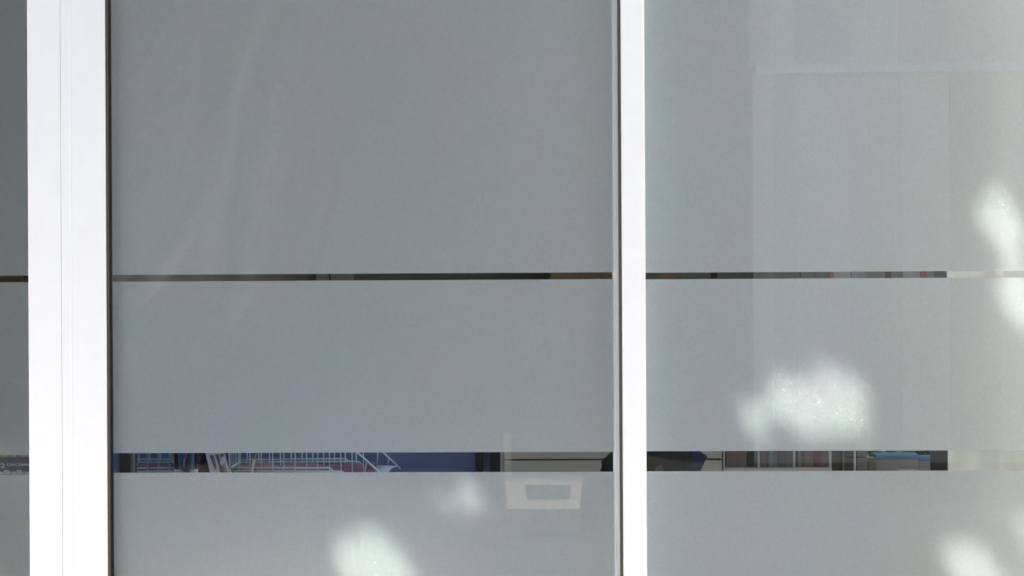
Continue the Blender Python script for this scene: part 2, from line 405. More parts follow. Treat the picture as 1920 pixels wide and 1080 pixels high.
M['green'] = mat('green_plastic', (0.05, 0.26, 0.19), 0.4, 0.06, 30)
M['teal'] = mat('teal_plastic', (0.05, 0.17, 0.27), 0.35, 0.06, 30)
M['maroon'] = mat('maroon_plastic', (0.045, 0.018, 0.026), 0.4, 0.1, 30)
M['cup'] = mat('white_ceramic', (0.62, 0.60, 0.68), 0.3, 0.03, 20)
M['pencil_white'] = mat('white_lacquer', (0.70, 0.68, 0.60), 0.4, 0.03, 40)
M['pencil_wood'] = mat('pencil_wood', (0.50, 0.24, 0.11), 0.6, 0.12, 60)
M['lime'] = mat('lime_plastic', (0.42, 0.52, 0.06), 0.4, 0.1, 40)

ZS = Z(903, .86)                               # shelf of the cabinet
ZTOP = Z(720, .86)
X0 = X(255, .12)
xR = X(936, 1.02)
cab = thing('display_cabinet', 'blue lined display cabinet with black posts and a reflecting side', 'cabinet', loc=(X0, .12, 0))
def cpart(name, mb, m, bevel=0.0): return par(mb.build(name, m, bevel=bevel), cab)
YK = 1.20
cpart('shelf', box((X0, .12, ZS - .02), (X(890, YK), YK, ZS)), M['blue'])
cpart('base', box((X0, .12, 0.004), (X(890, YK), YK, ZS - .022)), M['grey'])
cpart('back_panel', box((X0, YK + .002, 0.004), (X(890, YK), YK + .02, ZTOP)), M['blue'])
cpart('side_glass', box((X0 - .006, .12, ZS), (X0, YK, ZTOP)), M['mirror'])
cpart('post', box((X(250.8, .11), .105, 0.004), (X0 - .0065, .119, ZTOP)), M['black'])
cpart('blue_edge', box((X(249, .105), .100, 0.004), (X(250.8, .105), .104, ZTOP)), M['blue'])
cpart('tan_edge', box((X(243.6, .10), .096, 0.004), (X(249, .10), .099, ZTOP)), M['tan'])
cpart('post', box((X(225, .09), .08, 0.004), (X(243.4, .09), .095, ZTOP)), M['black'])
cpart('side_panel', box((X(196, .10), .098, 0.004), (X(226, .10), .110, ZTOP)), M['blue'])
cpart('post', box((X(889.5, 1.12), 1.12, 0.004), (X(903.5, 1.12), 1.16, ZTOP)), M['black'], .002)
cpart('blue_edge', box((X(903.5, 1.15), 1.16, 0.004), (X(920, 1.15), 1.17, ZTOP)), M['blue'])
cpart('post', box((X(916.5, 1.02), 1.02, 0.004), (xR, 1.06, ZTOP)), M['black'], .002)
cpart('post', box((xR + .0005, 1.02, 0.004), (X(943, 1.02), 1.035, ZTOP)), M['card_edge'], .001)

# wire basket: front face y=.62, back face y=.85
bk = thing('wire_basket', 'pale blue wire basket with a sloping end on the blue shelf', 'basket', loc=(X(540, .95), .95, ZS))
def bpart(name, mb, m=None, smooth=True): return par(mb.build(name, m or M['basket'], smooth=smooth), bk)
def rod(name, pts, r=.0017, n=6): return bpart(name, MB().tube(pts, r, n))
YF1, YB1 = .86, 1.05
topy = 790
for px in [448] + [469 + 21.2*k for k in range(11)]:
    bot = 888 if px < 640 else 893
    rod('front_wire', [at(px - 1.2, topy, YF1), at(px + (1 if px > 600 else 0), bot, YF1)])
for px in [463] + [485 + 20.3*k for k in range(10)]:
    bx = 1.5 if px < 480 else 0
    rod('back_wire', [at(px + bx, topy, YB1), at(px, 862, YB1), at(px + 1, 873, YB1 - .01)], .0016)
for py, e in ((876.8, 622), (883.3, 645)):
    rod('front_rail', [at(431, py, YF1 - .004), at(e - 4, py + .6, YF1 - .004), at(e, py + 3, YF1 - .002), at(e + 1, py + 8, YF1)], .0022)
for py, e in ((860.0, 651), (865.0, 675)):
    rod('back_rail', [at(453, py + 2, YB1 - .004), at(e - 8, py, YB1 - .004), at(e, py + 2, YB1 - .002), at(e + 4, py + 6, YB1 - .006)], .0021)
# left end panel
rod('corner_post', [at(450, topy, YB1), at(450, 872, YB1)], .0036)
rod('corner_post', [at(428, topy, YF1), at(431, 886, YF1)], .003)
for k in range(1, 6):
    u = k / 6
    A, B = at(430, topy, YF1), at(449, topy, YB1); a, c = at(432, 878, YF1), at(450, 866, YB1)
    rod('end_wire', [A.lerp(B, u), a.lerp(c, u)], .0015)
rod('end_rail', [at(431, 878, YF1), at(450, 866, YB1)], .003)
rod('top_rail', [at(428, topy, YF1), at(640, topy, YF1), at(667, 846, YF1), at(714, 887.5, YF1), at(722, 894, YF1)], .0027, 8)
rod('top_rail', [at(450, topy, YB1), at(665, topy, YB1), at(716, 846, YB1), at(751.5, 879.5, YB1)], .0024, 8)
rod('sloped_wire', [at(687, 863, YF1), at(685, 889, YF1)], .0016)
rod('sloped_wire', [at(709, topy + 50, YB1), at(707, 872, YB1)], .0018)
rod('sloped_wire', [at(729, 858, YB1), at(727, 872, YB1)], .0015)
# scoop plate at the sloping end
pl = MB()
nu = 8; rows = []
for k in range(nu + 1):
    u = k / nu
    pa = at(694 + 14*u, 886.5 - 14.5*u, .88 + .15*u); pb = at(728 + 18*u - 3*math.sin(u*math.pi), 887 - 13.6*u - 2*math.sin(u*math.pi), .88 + .16*u)
    rows.append((pa, pb))
pl.add([p for r_ in rows for p in r_], [(2*k, 2*k+1, 2*k+3, 2*k+2) for k in range(nu)])
o = bpart('scoop_plate', pl); s_ = o.modifiers.new('s', 'SOLIDIFY'); s_.thickness = .002
mauve = MB()
nx, ny = 40, 10
vs = []
for j in range(ny + 1):
    for i in range(nx + 1):
        u, v = i / nx, j / ny
        Yv = YF1 + .012 + (YB1 - YF1 - .03) * v
        p = at(452 + (704 - 452) * u - 10*v*(1-u) , 886.5 - 17.5 * v, Yv)
        vs.append(p + Vector((0, 0, .003*math.sin(u*19 + v*5) + .002*math.sin(u*41 - v*9) + (.006*(u > .93)))))
mauve.add(vs, [(j*(nx+1)+i, j*(nx+1)+i+1, (j+1)*(nx+1)+i+1, (j+1)*(nx+1)+i) for j in range(ny) for i in range(nx)])
o = mauve.build('mauve_cloth', M['mauve'], smooth=True); s_ = o.modifiers.new('s', 'SOLIDIFY'); s_.thickness = .003
tag(o, 'mauve cloth lining the pale blue wire basket', 'cloth')

# pencil leaning in front of the basket
pn = thing('pencil', 'white lacquered pencil with bare wooden point leaning on the wire basket', 'pencil', loc=at(468, 901, .845))
pa, pb, pc, pd = at(467.5, 901, .842), at(477.0, 862, .845), at(478.5, 856, .846), at(481.5, 841, .847)
par(MB().tube([pa, pb], .0038, 6).build('shaft', M['pencil_white']), pn)
par(MB().tube([pb, pc, pd], .0037, 8, .0006).build('point', M['pencil_wood']), pn)

# tent card
tc_ = thing('tent_card', 'folded tent card with purple and olive printed shapes', 'card', loc=at(383, 920, .65))
YN, YFa = .65, .80
A0, A1 = at(381, 828, YN), at(403, 921, YN); B0, B1 = at(415, 828, YFa), at(435.5, 908, YFa)
par(MB().plate([A0, A1, B1, B0], .0012).build('printed_leaf', M['card']), tc_)
par(MB().tube([A0 + Vector((0, -.001, 0)), A1 + Vector((0, -.001, 0))], .0016, 5).build('leaf_edge', M['card_edge']), tc_)
D0, D1 = at(381.5, 828, YN), at(362.5, 921, YN); E0, E1 = at(414, 828, YFa), at(400, 908, YFa)
par(MB().plate([D0, E0, E1, D1], .0012).build('plain_leaf', M['shaded_card']), tc_)
par(MB().tube([D0, D1], .0017, 5).build('leaf_edge', M['purple']), tc_)
def leafpt(u, v): return A0.lerp(B0, u).lerp(A1.lerp(B1, u), v)
nrm = (A1 - A0).cross(B0 - A0).normalized()
if nrm.y > 0: nrm = -nrm
def mark(poly, m):
    o_ = MB().plate([leafpt(u, v) + nrm * .0022 for u, v in poly], .0004).build('printed_mark', m); par(o_, tc_)
mark([(.12, .28), (.34, .28), (.36, .52), (.30, .60), (.24, .60), (.18, .48)], M['ink'])
mark([(.42, .28), (.62, .28), (.62, .42), (.50, .62)], M['ink2'])
mark([(.68, .28), (.95, .28), (.93, .32), (.70, .38)], M['ink'])
mark([(.48, .54), (.60, .50), (.70, .58), (.68, .76), (.58, .84), (.47, .72)], M['ink2'])
for u in (.72, .80): mark([(u, .50), (u + .04, .50), (u + .04, .74), (u, .74)], M['ink'])
for v in (.66, .72, .80, .86): mark([(.10, v), (.30, v - .02), (.30, v), (.10, v + .02)], M['poster_grey'])
mark([(.55, .92), (.80, .88), (.78, .97), (.56, .98)], M['ink'])

# cup with marker pens, green ruler
cupY = .55
kc = (CAM_D + cupY) / FPX
cp = at(364.5, 905, cupY)
cup = MB().lathe((cp.x, cupY, ZS), [(.009, .001), (8.0*kc*.85, .001), (8.8*kc, Z(877.5, cupY) - ZS), (8.0*kc, Z(877.5, cupY) - ZS), (7.2*kc, .01)], 24).build('cup', M['cup'], smooth=True)
tag(cup, 'small white cup holding pens beside the tent card', 'cup')
for px, m, lab in ((360.5, 'teal', 'teal marker pen standing in the white cup'), (369.5, 'maroon', 'dark maroon marker pen standing in the white cup')):
    p0, p1 = at(px, 876, cupY), at(px, 800, cupY); p0.z = ZS + .006
    r_ = 4.6*kc if m == 'teal' else 4.4*kc
    t = thing('marker_pen', lab, 'pen', 'pens in the cup', loc=p0)
    par(MB().tube([p0, p0.lerp(p1, .75)], r_, 10).build('barrel', M[m], smooth=True), t)
    par(MB().tube([p0.lerp(p1, .751), p1], r_*.9, 10).build('cap', M[m], smooth=True), t)
rl = at(351.5, 880, .78)
tag(box((X(346, .58), .58, ZS), (X(357.5, .58), .583, Z(800, .58))).build('ruler', M['green'], bevel=.0008), 'upright green plastic ruler between the mirror side and the cup', 'ruler')
for px, w_, hh, lab in ((431, 5.0, 876.5, 'tallest lime green knob, right beside the tent card'), (443.5, 5.5, 883, 'squat lime green knob under the basket corner'), (449.5, 2.2, 882, 'slim lime green knob next to the squat one')):
    p = at(px, 890, .83); k = 3.83 / FPX
    zt = Z(hh, .83)
    tag(MB().lathe((p.x, .825, ZS), [(.001, 0), (w_*k*.8, .002), (w_*k, (zt-ZS)*.5), (w_*k*.7, (zt-ZS)*.9), (.001, zt-ZS)], 14).build('bottle_stopper', M['lime'], smooth=True),
        lab, 'knob', 'lime knobs by the basket')

# ------------------------------------------------------------------ grey drawer cabinet, stool and bag
M['seam'] = mat('dark_recess', (0.05, 0.05, 0.045), 0.7, 0.1, 10)
gx0, gx1 = X(944, .93), X(1352, .93)
gzt, gzs = Z(795, .93), Z(862.3, .93)
gc = thing('drawer_cabinet', 'plain grey drawer cabinet with a dark horizontal joint between its fronts', 'cabinet', loc=(gx0, .93, 0))
par(box((gx0, .95, .004), (gx1, 1.40, gzt)).build('carcass', M['seam']), gc)
par(box((gx0, .93, gzs + .002), (gx1, .948, gzt - .02)).build('drawer_front', M['grey'], bevel=.0012), gc)
par(box((gx0, .93, .08), (gx1, .948, gzs - .002)).build('drawer_front', M['grey'], bevel=.0012), gc)
par(box((gx0 - .005, .925, gzt), (gx1 + .005, 1.41, gzt + .022)).build('top', M['grey'], bevel=.002), gc)

M['bag'] = mat('dark_fabric', (0.011, 0.012, 0.009), 0.9, 0.35, 14, bump=0.3)
M['bag_blue'] = mat('navy_flap', (0.018, 0.022, 0.046), 0.8, 0.25, 14)
M['patch'] = mat('bag_patch', (0.05, 0.05, 0.045), 0.8, 0.15, 14)
M['stool'] = mat('stool_wood', (0.30, 0.2, 0.12), 0.6, 0.15, 10)
YG = .50
sz = Z(1052, YG)
st = thing('stool', 'wooden stool carrying the dark bag', 'stool', loc=(X(1215, YG), YG, 0))
sx = X(1215, YG)
par(MB().lathe((sx, YG + .02, sz - .03), [(.001, 0), (.15, 0), (.16, .008), (.16, .022), (.15, .03), (.001, .03)], 28).build('seat', M['stool']), st)
for a in range(4):
    q = R(45 + 90*a)
    par(MB().tube([(sx + .12*math.cos(q), YG + .02 + .12*math.sin(q), sz - .03), (sx + .17*math.cos(q), YG + .02 + .17*math.sin(q), .004)], .014, 8).build('leg', M['stool']), st)
sil = [(1152, 846), (1146, 851), (1139, 858), (1131, 864), (1128, 870), (1129, 878), (1126, 888), (1120, 930), (1119, 990), (1126, 1051),
       (1290, 1051), (1298, 990), (1297, 930), (1296, 886), (1297, 845), (1292, 800), (1270, 770), (1230, 758), (1190, 770), (1165, 805), (1157, 835)]
P = [at(x_, y_, YG) for x_, y_ in sil]
ctr = sum(P, Vector()) / len(P)
bag = MB(); rings = []
for d, k in ((-.055, .55), (-.045, .82), (-.02, .97), (0, 1), (.03, 1), (.06, .94), (.08, .7)):
    rings.append([Vector((ctr.x + (p.x-ctr.x)*k, YG + d, sz + .001 + (p.z - sz)*(k if k > .9 else .55 + .45*k))) for p in P])
n = len(P)
bag.add([v for r_ in rings for v in r_], [(i*n+j, i*n+(j+1) % n, (i+1)*n+(j+1) % n, (i+1)*n+j) for i in range(6) for j in range(n)] + [tuple(range(n)), tuple(6*n + j for j in range(n))])
bg_ = thing('bag', 'dark soft bag with a navy blue flap in front of the grey drawers', 'bag', loc=(ctr.x, YG, sz))
o = par(bag.build('body', M['bag'], smooth=True), bg_)
par(MB().plate([at(x_, y_, YG - .004) for x_, y_ in ((1291, 838), (1300, 838), (1312, 846), (1326.5, 855), (1313, 884), (1308, 896), (1291, 896))], .004).build('flap', M['bag_blue']), bg_)
par(MB().plate([at(x_, y_, YG - .062) for x_, y_ in ((1226, 890), (1230, 876), (1240, 871), (1244, 879), (1249, 890))], .003).build('patch', M['patch']), bg_)

# ------------------------------------------------------------------ book rack and its books
M['rack'] = mat('white_rack', (0.52, 0.52, 0.50), 0.5, 0.03, 20)
YR = 1.20
rk = thing('book_rack', 'white open rack holding a row of thin books', 'shelf', loc=(X(1356, YR), YR, 0))
zsh = Z(878.6, YR)
rx0, rx1 = X(1354, YR), X(1558, YR)
def rpart(name, a, c, bev=.001): return par(box(a, c).build(name, M['rack'], bevel=bev), rk)
ZRT = Z(700, YR)
rpart('shelf', (rx0, YR, zsh - .022), (rx1, YR + .24, zsh))
rpart('shelf', (rx0, YR, ZRT), (rx1, YR + .24, ZRT + .018))
rpart('shelf', (rx0, YR, .10), (rx1, YR + .24, .12))
rpart('back_panel', (rx0, YR + .242, .004), (rx1, YR + .25, ZRT + .018))
for a, c in ((1354.5, 1358), (1419.5, 1423), (1485.5, 1490), (1553.5, 1557.8)):
    rpart('upright', (X(a, YR), YR + .002, zsh + .0005), (X(c, YR), YR + .235, ZRT - .0005))
for a, c in ((1354.5, 1358), (1553.5, 1557.8)):
    rpart('upright', (X(a, YR), YR + .002, .004), (X(c, YR), YR + .235, zsh - .023))
for a in (1414, 1425, 1481, 1493, 1546, 1553):
    par(box((X(a, YR), YR - .0012, zsh - .020), (X(a + 6, YR), YR - .0002, zsh - .009)).build('price_mark', M['seam']), rk)
books = [(1360, 1399, (.17, .14, .115), 'broad brown mottled book at the rack end'), (1400, 1411, (.055, .06, .05), 'charcoal book beside the broad brown one'),
         (1411.5, 1418.5, (.11, .105, .07), 'olive book against the second rack upright'), (1424, 1435, (.17, .12, .10), 'brown book right after the second upright'),
         (1435.5, 1440, (.08, .075, .07), 'thin dark grey book beside the teal one'), (1440.5, 1447, (.14, .22, .20), 'pale teal book in the rack'),
         (1447.5, 1457, (.16, .16, .16), 'mid grey book beside the teal one'), (1457.5, 1465, (.12, .12, .105), 'thin dark olive grey book in the rack'),
         (1465.5, 1474, (.13, .13, .11), 'greenish grey book in the rack'), (1474.5, 1485, (.18, .155, .14), 'warm grey book before the third upright'),
         (1490.5, 1494, (.15, .095, .105), 'thin mauve book after the third upright'), (1494.5, 1502, (.20, .195, .195), 'pale grey book beside the thin mauve one'),
         (1502.5, 1506, (.10, .095, .06), 'thin olive book beside the pale grey one'), (1506.5, 1522.5, (.19, .15, .145), 'broad rose grey book beside the red one'),
         (1523, 1537, (.17, .075, .07), 'dark red book in the rack'), (1537.5, 1542.5, (.16, .16, .18), 'thin blue grey book beside the dark red one'),
         (1543, 1553, (.18, .145, .14), 'brown mauve book against the last upright')]
def make_book(x0, x1, y0, z0, h, d, col, lab, grp, lean=0.0):
    t = thing('book', lab, 'book', grp, loc=(x0, y0, z0))
    m = mat('book_cover', col, 0.55, 0.12, 30, stretch=(1, 1, .25))
    th = x1 - x0; e = min(.0015, th*.2)
    # cover: spine and two boards; page block set back
    cov = MB().box((x0, y0, z0), (x1, y0 + e, z0 + h)); cov.box((x0, y0 + e, z0), (x0 + e, y0 + d, z0 + h)); cov.box((x1 - e, y0 + e, z0), (x1, y0 + d, z0 + h))
    c_ = par(cov.build('cover', m), t); p_ = par(box((x0 + e*1.02, y0 + e*1.5, z0 + .003), (x1 - e*1.02, y0 + d - .003, z0 + h - .003)).build('pages', M['card']), t)
    t.rotation_euler.y = lean
    return t
for i, (a, c, col, lab) in enumerate(books):
    make_book(X(a, YR + .015), X(c, YR + .015), YR + .012 + .006*random.random(), zsh + .001, .23 + .05*random.random(), .17, col, lab, 'books in the white rack')

# wall shelf of binders seen through the upper stripe
YW = 1.75
zw = Z(560, YW)
ws = thing('wall_shelf', 'plain shelf carrying a row of binders beside the curtain', 'shelf', loc=(X(1550, YW), YW, 0))
par(box((X(1330, YW), YW - .01, zw - .02), (X(1800, YW), YW + .26, zw)).build('shelf', M['inwall'], bevel=.002), ws)
for a in (1335, 1780):
    par(box((X(a, YW), YW + .02, .004), (X(a + 6, YW), YW + .25, zw - .0205)).build('support', M['inwall']), ws)
binders = [(1345, 1410, (.10, .095, .075), 'dark brown box at the far end of the binder shelf'), (1412, 1500, (.105, .10, .075), 'wide olive brown box on the binder shelf'),
           (1502, 1528, (.10, .095, .08), 'narrow brown binder beside the olive box'), (1529, 1556, (.10, .10, .10), 'charcoal binder beside the thin red one'),
           (1556.5, 1562, (.42, .14, .09), 'thin bright red binder beside the charcoal one'), (1563, 1596, (.34, .31, .27), 'broad beige binder after the thin red one'), (1597, 1624.5, (.26, .26, .27), 'blue grey binder beside the broad beige one'),
           (1625, 1661, (.23, .21, .165), 'olive brown binder beside the blue grey one'), (1661.5, 1671, (.11, .10, .075), 'narrow dark brown binder'), (1672, 1692, (.24, .215, .19), 'taupe binder before the broad pinkish beige one'), (1692.5, 1726, (.34, .305, .275), 'broad pale pinkish beige binder'),
           (1726.5, 1739, (.34, .12, .09), 'brick red binder beside the pinkish beige one'), (1739.5, 1752.5, (.25, .20, .175), 'rose brown binder beside the brick red one'), (1753, 1780, (.12, .12, .115), 'dark slate binder against the curtain')]
for a, c, col, lab in binders:
    col = tuple(min(.85, v_ * 1.45) for v_ in col)
    make_book(X(a, YW), X(c, YW) - .0004, YW + .006*random.random(), zw + .001, .30 + .03*random.random(), .2, col, lab, 'binders on the wall shelf')

# things under the shelf, in front of the back window
M['brown_panel'] = mat('brown_panel', (0.17, 0.14, 0.10), 0.6, 0.15, 8, stretch=(1, 1, .2))
M['post_beige'] = mat('beige_post', (0.36, 0.33, 0.28), 0.6, 0.06, 8)
M['jamb_rose'] = mat('rose_grey_board', (0.72, 0.64, 0.61), 0.7, 0.04, 6)
YT = 2.3
pz0, pz1 = .004, Z(700, YT)
sp = thing('screen_panel', 'brown wooden screen with pale posts beside the back window', 'screen', loc=(X(1558, YT), YT, 0))
par(box((X(1550, YT), YT + .012, pz0), (X(1600, YT), YT + .03, pz1)).build('board', M['brown_panel']), sp)
par(box((X(1577.5, YT), YT, pz0), (X(1581.5, YT), YT + .011, pz1)).build('post', M['post_beige'], bevel=.001), sp)
par(box((X(1606, YT), YT + .01, pz0), (X(1626, YT), YT + .03, pz1)).build('post', M['post_beige'], bevel=.002), sp)
wp = thing('pole_stand', 'slim white pole with a dark crossbar in front of the wooden screen', 'stand', loc=(X(1602, YT - .1), YT - .1, 0))
par(MB().tube([at(1602, 720, YT - .1), Vector((X(1602, YT - .1, 866), YT - .1, .02))], 2.3*(5.2/FPX), 10).build('pole', M['white'], smooth=True), wp)
par(MB().lathe((X(1602, YT - .1, 866), YT - .1, .004), [(.001, 0), (.12, 0), (.12, .008), (.01, .02)], 24).build('base', M['white']), wp)
par(MB().tube([at(1584, 857, YT - .1), at(1621, 857, YT - .1)], .0022, 8).build('crossbar', M['seam']), wp)
rb = box((X(1757, 2.2), 2.2, .004), (X(1800, 2.2), 2.23, Z(700, 2.2))).build('partition_board', M['jamb_rose'], bevel=.002)
tag(rb, 'rose grey upright board between the back window and the curtain', 'board')

M['bin'] = mat('grey_brown_bin', (0.58, 0.53, 0.48), 0.6, 0.05, 6)
M['lid_blue'] = mat('blue_lid', (0.17, 0.36, 0.60), 0.5, 0.06, 12)
M['table'] = mat('table_top', (0.40, 0.37, 0.32), 0.5, 0.06, 8)
YD = 2.55
zt_ = Z(915, YD)
tb = thing('side_table', 'low table under the back window carrying two lidded bins', 'table', loc=(X(1690, YD), YD, 0))
par(box((X(1628, YD), YD - .05, zt_ - .03), (X(1765, YD), YD + .4, zt_)).build('top', M['table'], bevel=.003), tb)
for a in (1630, 1758):
    for d in (0, .34):
        par(box((X(a, YD), YD + d, .004), (X(a + 5, YD), YD + d + .03, zt_ - .031)).build('leg', M['table']), tb)
for (a, c, t0, t1, lab) in ((1639.5, 1722, 854, 861.5, 'larger grey brown bin with a flat blue lid'), (1722.8, 1757, 859, 866, 'smaller grey brown bin with a blue lid')):
    t = thing('lidded_bin', lab, 'bin', 'bins on the side table', loc=(X(a, YD), YD, zt_))
    d0 = 0 if a < 1700 else .02
    par(box((X(a + .8, YD), YD + d0, zt_ + .0005), (X(c - .8, YD), YD + .07, Z(t1, YD))).build('body', M['bin'], bevel=.004), t)
    par(box((X(a, YD), YD + d0 - .006, Z(t1, YD) + .0003), (X(c, YD), YD + .075, Z(t0, YD))).build('lid', M['lid_blue'], bevel=.003), t)
nb = box((X(1683, YD - .04), YD - .045, zt_ + .0005), (X(1722, YD - .04), YD - .012, Z(880.5, YD))).build('paper_pad', M['curtain'], bevel=.002)
tag(nb, 'cream paper pad leaning against the larger bin', 'paper')
nb = box((X(1625, YD - .04), YD - .045, zt_ + .0005), (X(1638.5, YD - .04), YD - .012, Z(857, YD))).build('small_box', M['post_beige'], bevel=.002)
tag(nb, 'small beige box beside the larger bin', 'box')

# back wall: notice board and wooden wardrobe seen through the upper stripe
M['notice'] = mat('notice_board', (0.42, 0.40, 0.365), 0.8, 0.10, 5)
M['wood'] = mat('wardrobe_wood', (0.26, 0.185, 0.125), 0.55, 0.15, 6, stretch=(1, 1, .1))
nbx = thing('notice_board', 'pale taupe notice board hung on the back wall', 'board', loc=(X(594, YB), YB, 1.2))
par(box((X(594, YB), YB - .03, 1.15), (X(663.5, YB), YB - .001, 1.75)).build('panel', M['notice'], bevel=.002), nbx)
par(box((X(620, YB), YB - .034, 1.16), (X(622, YB), YB - .0305, 1.74)).build('strip', M['seam']), nbx)
wd = thing('wardrobe', 'brown wooden cupboard against the back wall', 'cupboard', loc=(X(1040, 2.85), 2.85, 0))
par(box((X(1030, 2.85), 2.85, .004), (X(1146, 2.85), YB - .002, 1.9)).build('carcass', M['wood'], bevel=.003), wd)
for a, c in ((1031, 1087.5), (1088.5, 1145)):
    par(box((X(a, 2.85), 2.832, .06), (X(c, 2.85), 2.849, 1.88)).build('door', M['wood'], bevel=.002), wd)
lp = MB().plate([at(1240, 490, 2.6), at(1262, 490, 2.6), at(1275, 545, 2.6), at(1252, 545, 2.6)], .02)
q = at(1246, 515, 2.6)
pk = MB().plate([Vector((q.x - .09, 2.6, 1.95)), Vector((q.x - .02, 2.6, 1.95)), Vector((q.x + .28, 2.6, .004)), Vector((q.x + .20, 2.6, .004))], .02).build('plank', M['wood'], bevel=.002)
tag(pk, 'brown wooden plank leaning upright inside the shop', 'plank')

# ------------------------------------------------------------------ outside, behind the photographer
# kerbed planting pit in the road, with a stake
pit = thing('tree_pit', 'empty planting pit edged with tan kerb stones in the road', 'planter', loc=(.2, -7.4, -.12))
def refl(px, py, zg):
    """point on the horizontal plane z=zg seen at (px,py) by reflection in the glass"""
    d = CM.to_3x3() @ Vector(((px - 960) / FPX, -(py - 540) / FPX, -1.0)); o_ = CM.translation
    t = (zg - o_.z) / d.z; p = o_ + d * t
    return Vector((p.x, -p.y, p.z))
zk = 0.03
c00, c10, c11, c01 = refl(952, 955, zk), refl(1086, 955, zk), refl(1094, 892, zk), refl(946, 892, zk)
i00, i10, i11, i01 = refl(988, 938, zk), refl(1068, 938, zk), refl(1072, 909, zk), refl(985, 909, zk)
for A_ in ((c00, c10, i10, i00), (c10, c11, i11, i10), (c11, c01, i01, i11), (c01, c00, i00, i01)):
    q = [p.copy() for p in A_]
    o = MB().add(q + [p - Vector((0, 0, .149)) for p in q], [(0,1,2,3),(4,7,6,5),(0,4,5,1),(1,5,6,2),(2,6,7,3),(3,7,4,0)]).build('kerb_stone', M['tan_stone'])
    par(o, pit)
q = [p.copy() for p in (i00, i10, i11, i01)]
par(MB().add([Vector((p.x, p.y, -.06)) for p in q], [(0, 1, 2, 3)]).build('soil', M['soil']), pit)
zs_ = refl(951.5, 892, zk)
dist = (-zs_.y + CAM_D)
stk = MB().tube([(zs_.x, zs_.y, .0), (zs_.x, zs_.y, 1.4 - (812 - 540) * dist / FPX)], .028, 8).build('stake', M['wood_stake'])
tag(stk, 'slim pale wooden stake at the corner of the tan kerbed pit', 'stake')

# pale free-standing wall across the road
wy = -10.0
kx = (CAM_D - wy) / FPX
wx = CM.translation.x + (1412 - 960) * kx - math.tan(YAW) * (CAM_D - wy)
gz = 1.4 + (540 - 133) * kx
tw = thing('rendered_wall', 'tall pale rendered wall with a horizontal joint across the road', 'wall', loc=(wx, wy, -.12))
rnd = random.Random(3)
clad = [mat('cladding_board_%s' % n_, (v_, v_*.985, v_*.90), 0.85, 0.05, 4) for n_, v_ in (('pale', .46), ('mid', .58), ('light', .70))]
par(box((wx + .2, wy - .30, -.121), (wx + 14, wy - .03, 7.4)).build('core', M['wall_out']), tw)
x_ = wx
while x_ < wx + 9:                              # upright cladding boards, mitred at the open end
    bw = rnd.choice((.17, .2, .26)); dy = rnd.choice((0, .012, .02)); k_ = .02 if x_ == wx else 0
    for z0_, z1_, sh in ((-.121, gz - .046, 0), (gz + .03, 7.5, -.03 if x_ == wx else 0)):
        m_ = clad[rnd.randrange(3)]
        par(MB().add([(x_ + sh, wy - dy, z0_), (x_ + bw - .006, wy - dy, z0_), (x_ + bw - .006, wy - .029, z0_), (x_ + sh + k_, wy - .029, z0_),
                      (x_ + sh, wy - dy, z1_), (x_ + bw - .006, wy - dy, z1_), (x_ + bw - .006, wy - .029, z1_), (x_ + sh + k_, wy - .029, z1_)],
                     [(0,3,2,1),(4,5,6,7),(0,1,5,4),(1,2,6,5),(2,3,7,6),(3,0,4,7)]).build('board', m_), tw)
    x_ += bw
par(box((wx + .03, wy - .02, gz - .045), (wx + 9, wy + .06, gz + .029)).build('ledge', M['white']), tw)

def leaf_cloud(name, pts, size, m, parent=None, seed=1):
    rnd = random.Random(seed); vs = []; fs = []
    for p in pts:
        s = size * (0.7 + .6 * rnd.random())
        a = Vector((rnd.gauss(0, 1), rnd.gauss(0, 1), rnd.gauss(0, 1))).normalized(); b_ = a.orthogonal().normalized()
        b_ = Matrix.Rotation(rnd.random() * 6.28, 3, a) @ b_
        k = len(vs)
        vs += [p - a*s, p + b_*s*.5, p + a*s, p - b_*s*.5]; fs.append((k, k+1, k+2, k+3))
    me = bpy.data.meshes.new(name); me.from_pydata([tuple(v) for v in vs], [], fs); me.update(); me.materials.append(m)
    o = bpy.data.objects.new(name, me); C.objects.link(o)
    if parent: par(o, parent)
    return o

# gaps in the crown through which the sun reaches the glass: (px, py, radius px)
GAPS = [(1485, 752, 30), (1505, 765, 28), (1540, 762, 30), (1575, 735, 28), (1592, 738, 24), (1592, 768, 26), (1566, 770, 26), (1412, 787, 18), (1530, 890, 10), (1475, 898, 6),
        (1880, 415, 32), (1890, 440, 24), (1914, 566, 30), (1902, 545, 18),
        (654, 1050, 23), (680, 1044, 18), (712, 1024, 20), (718, 1004, 9), (738, 1082, 28), (696, 1096, 26),
        (808, 902, 10), (830, 938, 13), (879, 922, 16), (1822, 1068, 36), (1842, 1096, 42), (1930, 1000, 16), (-10, 1084, 16),
        (1465, 588, 7), (622, 985, 6)]
HOLES = [(at(x_, y_, YF), r_ * 1.064e-3) for x_, y_, r_ in GAPS]
rnd = random.Random(11)
tr = thing('street_tree', 'leafy street tree shading the shop window', 'tree', loc=(-4.2, -5.6, 0))
cc = Vector((0, 0, 1.38)) + TO_SUN * 4.6
e1 = TO_SUN.cross(Vector((0, 0, 1))).normalized(); e2 = e1.cross(TO_SUN).normalized()
import numpy as np
rs = np.random.RandomState(11)
